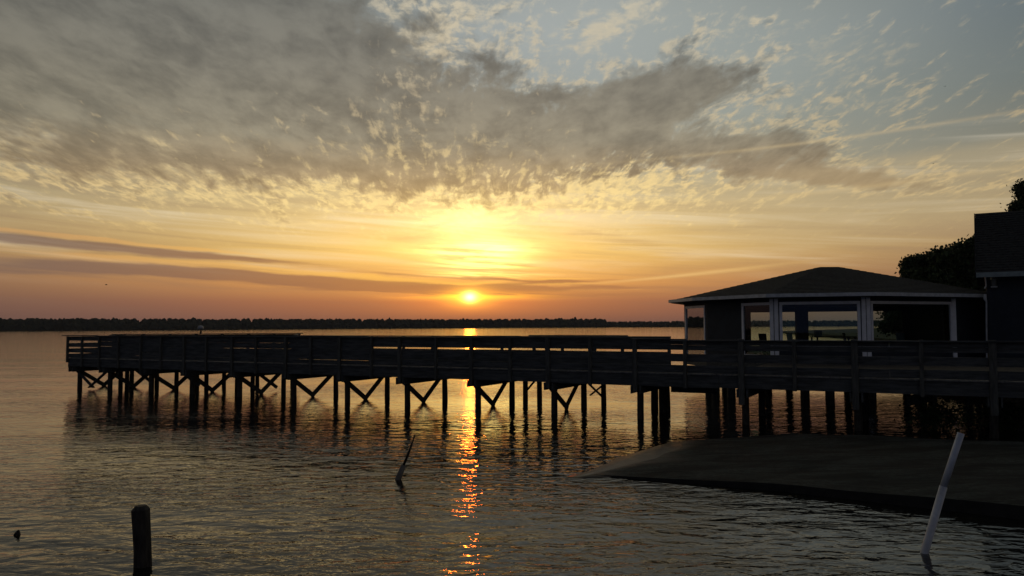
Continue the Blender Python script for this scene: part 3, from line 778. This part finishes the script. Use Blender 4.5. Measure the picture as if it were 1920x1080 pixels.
# ------------------------------------------------------------------ land and boat ramp at the right
mb = MB(); mb.prism([(17.5,15.2),(60,4),(90,-30),(240,-60),(400,300),(200,420),(90,260),(52,90),(33,50),(20.5,47),(19.2,36)], -2.5, .55)
tag(mb.build('ground', LAND), kind='structure')
def ramp():
    m = bpy.data.materials.new('worn concrete'); m.use_nodes = True; t = m.node_tree; t.nodes.clear(); q = N(t)
    p = q.node('ShaderNodeBsdfPrincipled'); o = q.node('ShaderNodeOutputMaterial'); t.links.new(p.outputs[0], o.inputs[0])
    ge = q.node('ShaderNodeNewGeometry'); sp_ = q.node('ShaderNodeSeparateXYZ'); t.links.new(ge.outputs['Position'], sp_.inputs[0])
    x, y, z = (X(q, k) for k in sp_.outputs)
    n1 = q.noise(q.comb(x*.5, y*1.4), 1.3, 6, .6, .5); n2 = q.noise(ge.outputs['Position'], 11, 8, .75); n3 = q.noise(q.comb(x*.3, y*1.6, 3.0), 2.0, 4, .6, .8)
    c = q.mix(q.smooth(n1, .35, .65), (.007,.011,.010), (.056,.070,.062)); c = q.mix(q.smooth(n2, .42, .58)*.7, c, (.015,.017,.016))
    c = q.mix(q.smooth(n3, .56, .66)*.75, c, (.010,.012,.011))
    wet = q.smooth(z+(n1-.5)*.05, .055, .012)
    c = q.mix(wet*.6, c, (.07,.062,.05))
    p.inputs['Specular IOR Level'].default_value = .2
    q.put(p.inputs['Base Color'], c); q.put(p.inputs['Roughness'], q.mix(wet, (.9,.9,.9), (.28,.28,.28)))
    b = q.node('ShaderNodeBump'); b.inputs['Distance'].default_value = .05; b.inputs['Strength'].default_value = .8
    q.put(b.inputs['Height'], n2*.9+n1*2.0); t.links.new(b.outputs[0], p.inputs['Normal'])
    return m
CONC = ramp()
tip = ground(1105, 889, .02); e_mid = ground(1500, 911, .13); e_r = ground(1920, 947, .22); e_rr = e_r+(e_r-e_mid)*1.6; e_rr.z = .62
bk_l = ground(1262, 829, .0); bk_m = ground(1480, 812, .15); bk_r = ground(1920, 828, .27); bk_rr = bk_r+(bk_r-bk_m)*1.3; bk_rr.z = .62
def ramp_mesh():
    nu, nv = 120, 40; vs = []; fs = []
    E1 = [tip-Vector((1.7,0.15,.13)), tip, e_mid, e_r, e_rr]; E2 = [bk_l-Vector((1.8,-.5,.13)), bk_l, bk_m, bk_r, bk_rr]
    def along(P, f):
        k = f*(len(P)-1); i = min(int(k), len(P)-2); return P[i].lerp(P[i+1], k-i)
    for i in range(nu+1):
        f = i/nu
        for j in range(nv+1):
            g = j/nv; p = along(E1, f).lerp(along(E2, f), g)
            p.z += .010*math.sin(p.x*1.7+p.y)+.008*math.sin(p.y*3.1-p.x*.7)
            vs.append(p)
    for i in range(nu):
        for j in range(nv):
            a = i*(nv+1)+j; fs.append((a, a+nv+1, a+nv+2, a+1))
    mb = MB(); mb.add(vs, fs)
    # front, back and side faces down into the water
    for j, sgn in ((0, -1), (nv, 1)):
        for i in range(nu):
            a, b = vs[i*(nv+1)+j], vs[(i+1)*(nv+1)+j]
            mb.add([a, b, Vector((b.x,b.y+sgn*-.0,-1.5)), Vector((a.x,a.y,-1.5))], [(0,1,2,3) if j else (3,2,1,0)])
    o = mb.build('boat_ramp', CONC, smooth=False)
    o.data.materials.append(mat('shaded ramp side', (.014,.014,.012), .6, spec=.3, var=.4))  # upright faces near-black: their shade is painted into the colour
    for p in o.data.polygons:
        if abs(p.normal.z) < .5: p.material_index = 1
    return tag(o, 'grey weathered concrete boat ramp sloping into the water at the lower right', 'boat ramp')
ramp_mesh()
# wet sand lapped by the lake beside the ramp
WS = mat('wet sand', (.065,.058,.045), .38, spec=.35, var=.3, scale=2.0, bump=.15, bscale=9, bd=.01, rvar=.08)
loop = [ground(*p, .016) for p in ((1062,893),(1100,884),(1140,868),(1180,852),(1225,838),(1262,828),(1330,829),(1330,845),(1260,862),(1210,880),(1180,892),(1130,893),(1095,895))]
ctr = sum(loop, Vector())/len(loop); ctr.z = .03
vs = [ctr]+[ctr.lerp(p, .6)+Vector((0,0,.004)) for p in loop]+loop+[Vector((p.x,p.y,-.2)) for p in [ctr.lerp(q, 1.15) for q in loop]]
k = len(loop); fs = [(0,1+i,1+(i+1)%k) for i in range(k)]
for a in (1, 1+k): fs += [(a+i, a+k+i, a+k+(i+1)%k, a+(i+1)%k) for i in range(k)]
mb = MB(); mb.add(vs, fs); tag(mb.build('sand', WS, smooth=True), kind='structure')

# ------------------------------------------------------------------ loose poles in the water
g0 = ground(268, 1060); k = g0.y
pl = MB(); top = at(264, 948, k); w = .106
pl.tube([g0-Vector((-.03,0,1.2)), g0+Vector((.0,0,-.02)), g0.lerp(top,.25), g0.lerp(top,.6), top-Vector((0,0,.05)), top+Vector((0,0,.0))], [w*1.0, w*1.0, w*.97, w*.98, w*1.0, w*.62], 14, .05)
o = pl.build('mooring_post', PILE, smooth=False)
tag(o, 'thick dark wooden post with a chamfered top rising from the water at lower left', 'post')
g0 = ground(1733, 1037); k = g0.y; m1 = at(1769, 912, k-.02); t1 = at(1802, 812, k-.05)
pp = tag(empty('leaning_pipe', g0), 'pale plastic pipe in two lengths leaning right out of the water near the ramp', 'pipe')
PVC = mat('weathered white plastic pipe', (.50,.53,.57), .5, var=.22, scale=5); PVC2 = mat('greyed plastic pipe', (.42,.47,.55), .5, var=.2, scale=5)
mb = MB(); d = (m1-g0).normalized(); mb.tube([-d*1.2, -d*.0, m1-g0], [.049,.049,.047], 14, .01); mb.build('lower_pipe', PVC, pp, smooth=True)
mb = MB(); mb.tube([m1-g0, m1-g0+(t1-m1)*.5, t1-g0], [.043,.042,.042], 14, .01); mb.build('upper_pipe', PVC2, pp, smooth=True)
g0 = ground(746, 899); k = g0.y; m1 = at(757, 872, k); t1 = at(778, 815, k)
st = tag(empty('leaning_stick', g0), 'thin dark stick on a thicker pale stub leaning out of the water in mid-lake', 'stick')
mb = MB(); d = (m1-g0).normalized(); mb.tube([-d*.8, d*0, m1-g0], [.06,.058,.05], 12, .05); mb.build('stub', mat('pale wet wood', (.16,.145,.12), .8, var=.4), st, smooth=True)
mb = MB(); mb.tube([m1-g0, (m1-g0)*.5+(t1-g0)*.5+Vector((.01,0,0)), t1-g0], [.026,.02,.014], 8, .05); mb.build('rod', PILE, st, smooth=True)
g0 = ground(32, 1004); mb = MB(); mb.tube([g0-Vector((0,0,.5)), g0, g0+Vector((.005,0,.03)), g0+Vector((.02,0,.075))], [.045,.042,.04,.010], 9, .15)
tag(mb.build('stump', PILE), 'tiny dark stump just breaking the water near the left edge', 'stump')

# ------------------------------------------------------------------ birds
def bird(px, py, Y, s, label):
    q = at(px, py, Y); b = tag(empty('bird', q), label, 'bird', 'birds far off in the sky')
    m_ = mat('dark feathers', (.05,.045,.04), .8)
    mb = MB(); mb.tube([(-.22*s,0,0),(-.1*s,0,.02*s),(.08*s,0,.02*s),(.2*s,0,.03*s),(.27*s,0,.02*s)], [.02*s,.07*s,.08*s,.05*s,.01*s], 8); mb.build('body', m_, b, smooth=True)
    for k in (-1, 1):
        mb = MB(); mb.add([(.1*s,0,.05*s),(.05*s,k*.28*s,.16*s),(-.02*s,k*.6*s,.08*s),(-.1*s,k*.28*s,.14*s),(-.1*s,0,.05*s),(.0,k*.28*s,.125*s)], [(0,1,5,4),(1,2,5),(5,2,3),(4,5,3)]); mb.build('wing', m_, b)
    b.rotation_euler = (0,0,R(35))
bird(199, 534, 160, 1.0, 'tiny dark bird low in the sky at the left')
bird(1772, 162, 170, .7, 'tiny bird high in the blue sky at the right')
bird(1750, 307, 170, .7, 'tiny bird above the pavilion in the right sky')

# ------------------------------------------------------------------ trees behind the pavilion
LEAF = mat('dark green leaves', (.045,.065,.025), .8, spec=.2, var=.5, scale=2.0)
BARK = mat('bark', (.07,.055,.045), .9, var=.4)
def tree(name, base, height, clumps, label, leaf=.14, per=900, group=None):
    t = tag(empty(name, base), label, 'tree', group)
    mb = MB(); mb.tube([(0,0,-.5),(.1,0,height*.25),(.0,.1,height*.5),(.1,0,height*.8)], [height*.035,height*.028,height*.02,height*.008], 9, .08)
    for c in clumps[::2]:
        a = Vector((0,0,height*.35)); b = Vector(c[:3]); mb.tube([a, a.lerp(b,.5)+Vector((0,0,.3)), b], [height*.012,height*.008,.02], 6)
    mb.build('trunk', BARK, t, smooth=True)
    allp = []
    for (x, y, z, rx, rz) in clumps:
        # leaves sit in small sprays scattered over the clump
        ns = max(8, int(per/28)); d = rng.normal(size=(ns,3)); d /= np.linalg.norm(d, axis=1)[:,None]
        rad = rng.uniform(.45, 1.08, ns)[:,None]; sp_ = d*rad*np.array([rx,rx,rz])+np.array([x,y,z])
        for s in sp_:
            allp.append(s+rng.normal(size=(28,3))*np.array([.26,.26,.16]))
    P = np.concatenate(allp); k = len(P)
    a = rng.normal(size=(k,3)); a /= np.linalg.norm(a,axis=1)[:,None]; b = np.cross(a, rng.normal(size=(k,3))); b /= np.linalg.norm(b,axis=1)[:,None]
    s = leaf*rng.uniform(.6,1.3,k)[:,None]
    q = np.stack([P-a*s*.5-b*s*.25, P+a*s*.1-b*s*.5, P+a*s*.6+b*s*.1, P-a*s*.1+b*s*.4], 1).reshape(-1,3)
    f = np.arange(k*4).reshape(-1,4)
    me = bpy.data.meshes.new('crown'); me.from_pydata(q.tolist(), [], f.tolist()); me.materials.append(LEAF)
    o = bpy.data.objects.new('crown', me); COL.objects.link(o); o.parent = t
def clumps_px(base, lst, Y):
    out = []
    for px, py, r in lst:
        yy = Y+random.uniform(-2.2, 2.2); q = at(px, py, yy)-base; m = yy/F
        r = max(3, r-5); out.append((q.x, q.y, q.z-.1, r*m, r*m*.8))
    return out
b_ = at(1800, 600, 50); b_.z = .55
lst = [(1712,502,17),(1726,492,18),(1745,486,20),(1768,480,20),(1790,474,20),(1812,466,20),(1832,458,16),(1850,455,20),(1722,520,22),(1750,515,30),(1785,508,34),(1820,500,34),(1850,500,34),(1740,545,30),(1780,550,34),(1825,545,34),(1708,530,12),(1712,490,5),(1870,520,30),(1720,508,22),(1765,500,26),(1800,490,26),(1835,480,26),(1805,525,32),(1835,520,30)]
tree('broadleaf_tree', b_, 7.2, clumps_px(b_, lst, 50), 'dark rounded broadleaf tree rising behind the pavilion roof beside the house', .19, 1700)
b_ = at(1712, 600, 46); b_.z = .3
lst = [(1674,600,17),(1690,592,20),(1712,588,22),(1740,590,24),(1768,592,24),(1672,584,12),(1690,612,18),(1715,615,22),(1745,612,24),(1775,612,22),(1664,611,8),(1700,570,20),(1735,568,22),(1765,566,22)]
tree('shore_tree', b_, 3.2, clumps_px(b_, lst, 46), 'low bushy green tree seen through the right pavilion window', .13, 800)
b_ = at(1945, 600, 56); b_.z = .55
lst = [(1925,345,6),(1922,362,9),(1918,378,10),(1912,392,10),(1926,395,16),(1930,375,14),(1934,350,10),(1940,400,30),(1946,370,22),(1952,330,18),(1915,405,14),(1945,430,40),(1917,352,3),(1908,386,4)]
tree('tall_tree', b_, 12.5, clumps_px(b_, lst, 56), 'dark tree top poking up behind the house roof at the right edge', .17, 800)
# shrubs at the waterline beneath the pier
for px, py, Y, lb in ((1770,800,22.5,'dark shrub at the waterline under the pier, left of the thick pilings'),(1905,800,20.5,'dark shrub at the waterline under the pier at the right edge')):
    b_ = ground(px, py, .1); 
    tree('shrub', b_, .6, [(x, y, z, .34, .22) for x, y, z in ((0,0,.28),(.4,.1,.2),(-.42,0,.17),(.1,.3,.3),(-.2,.2,.34))], lb, .07, 330, 'shrubs under the pier')

# ------------------------------------------------------------------ lake haze
hz = MB(); hz.box(-9500, 9500, -700, 12500, -7.2, 16.0)
hm = bpy.data.materials.new('lake haze'); hm.use_nodes = True; ht = hm.node_tree; ht.nodes.clear()
hv = ht.nodes.new('ShaderNodeVolumePrincipled'); hv.inputs['Density'].default_value = .00011; hv.inputs['Color'].default_value = (.85,.88,.95,1)
ho = ht.nodes.new('ShaderNodeOutputMaterial'); ht.links.new(hv.outputs[0], ho.inputs['Volume'])
tag(hz.build('haze', hm), kind='stuff')
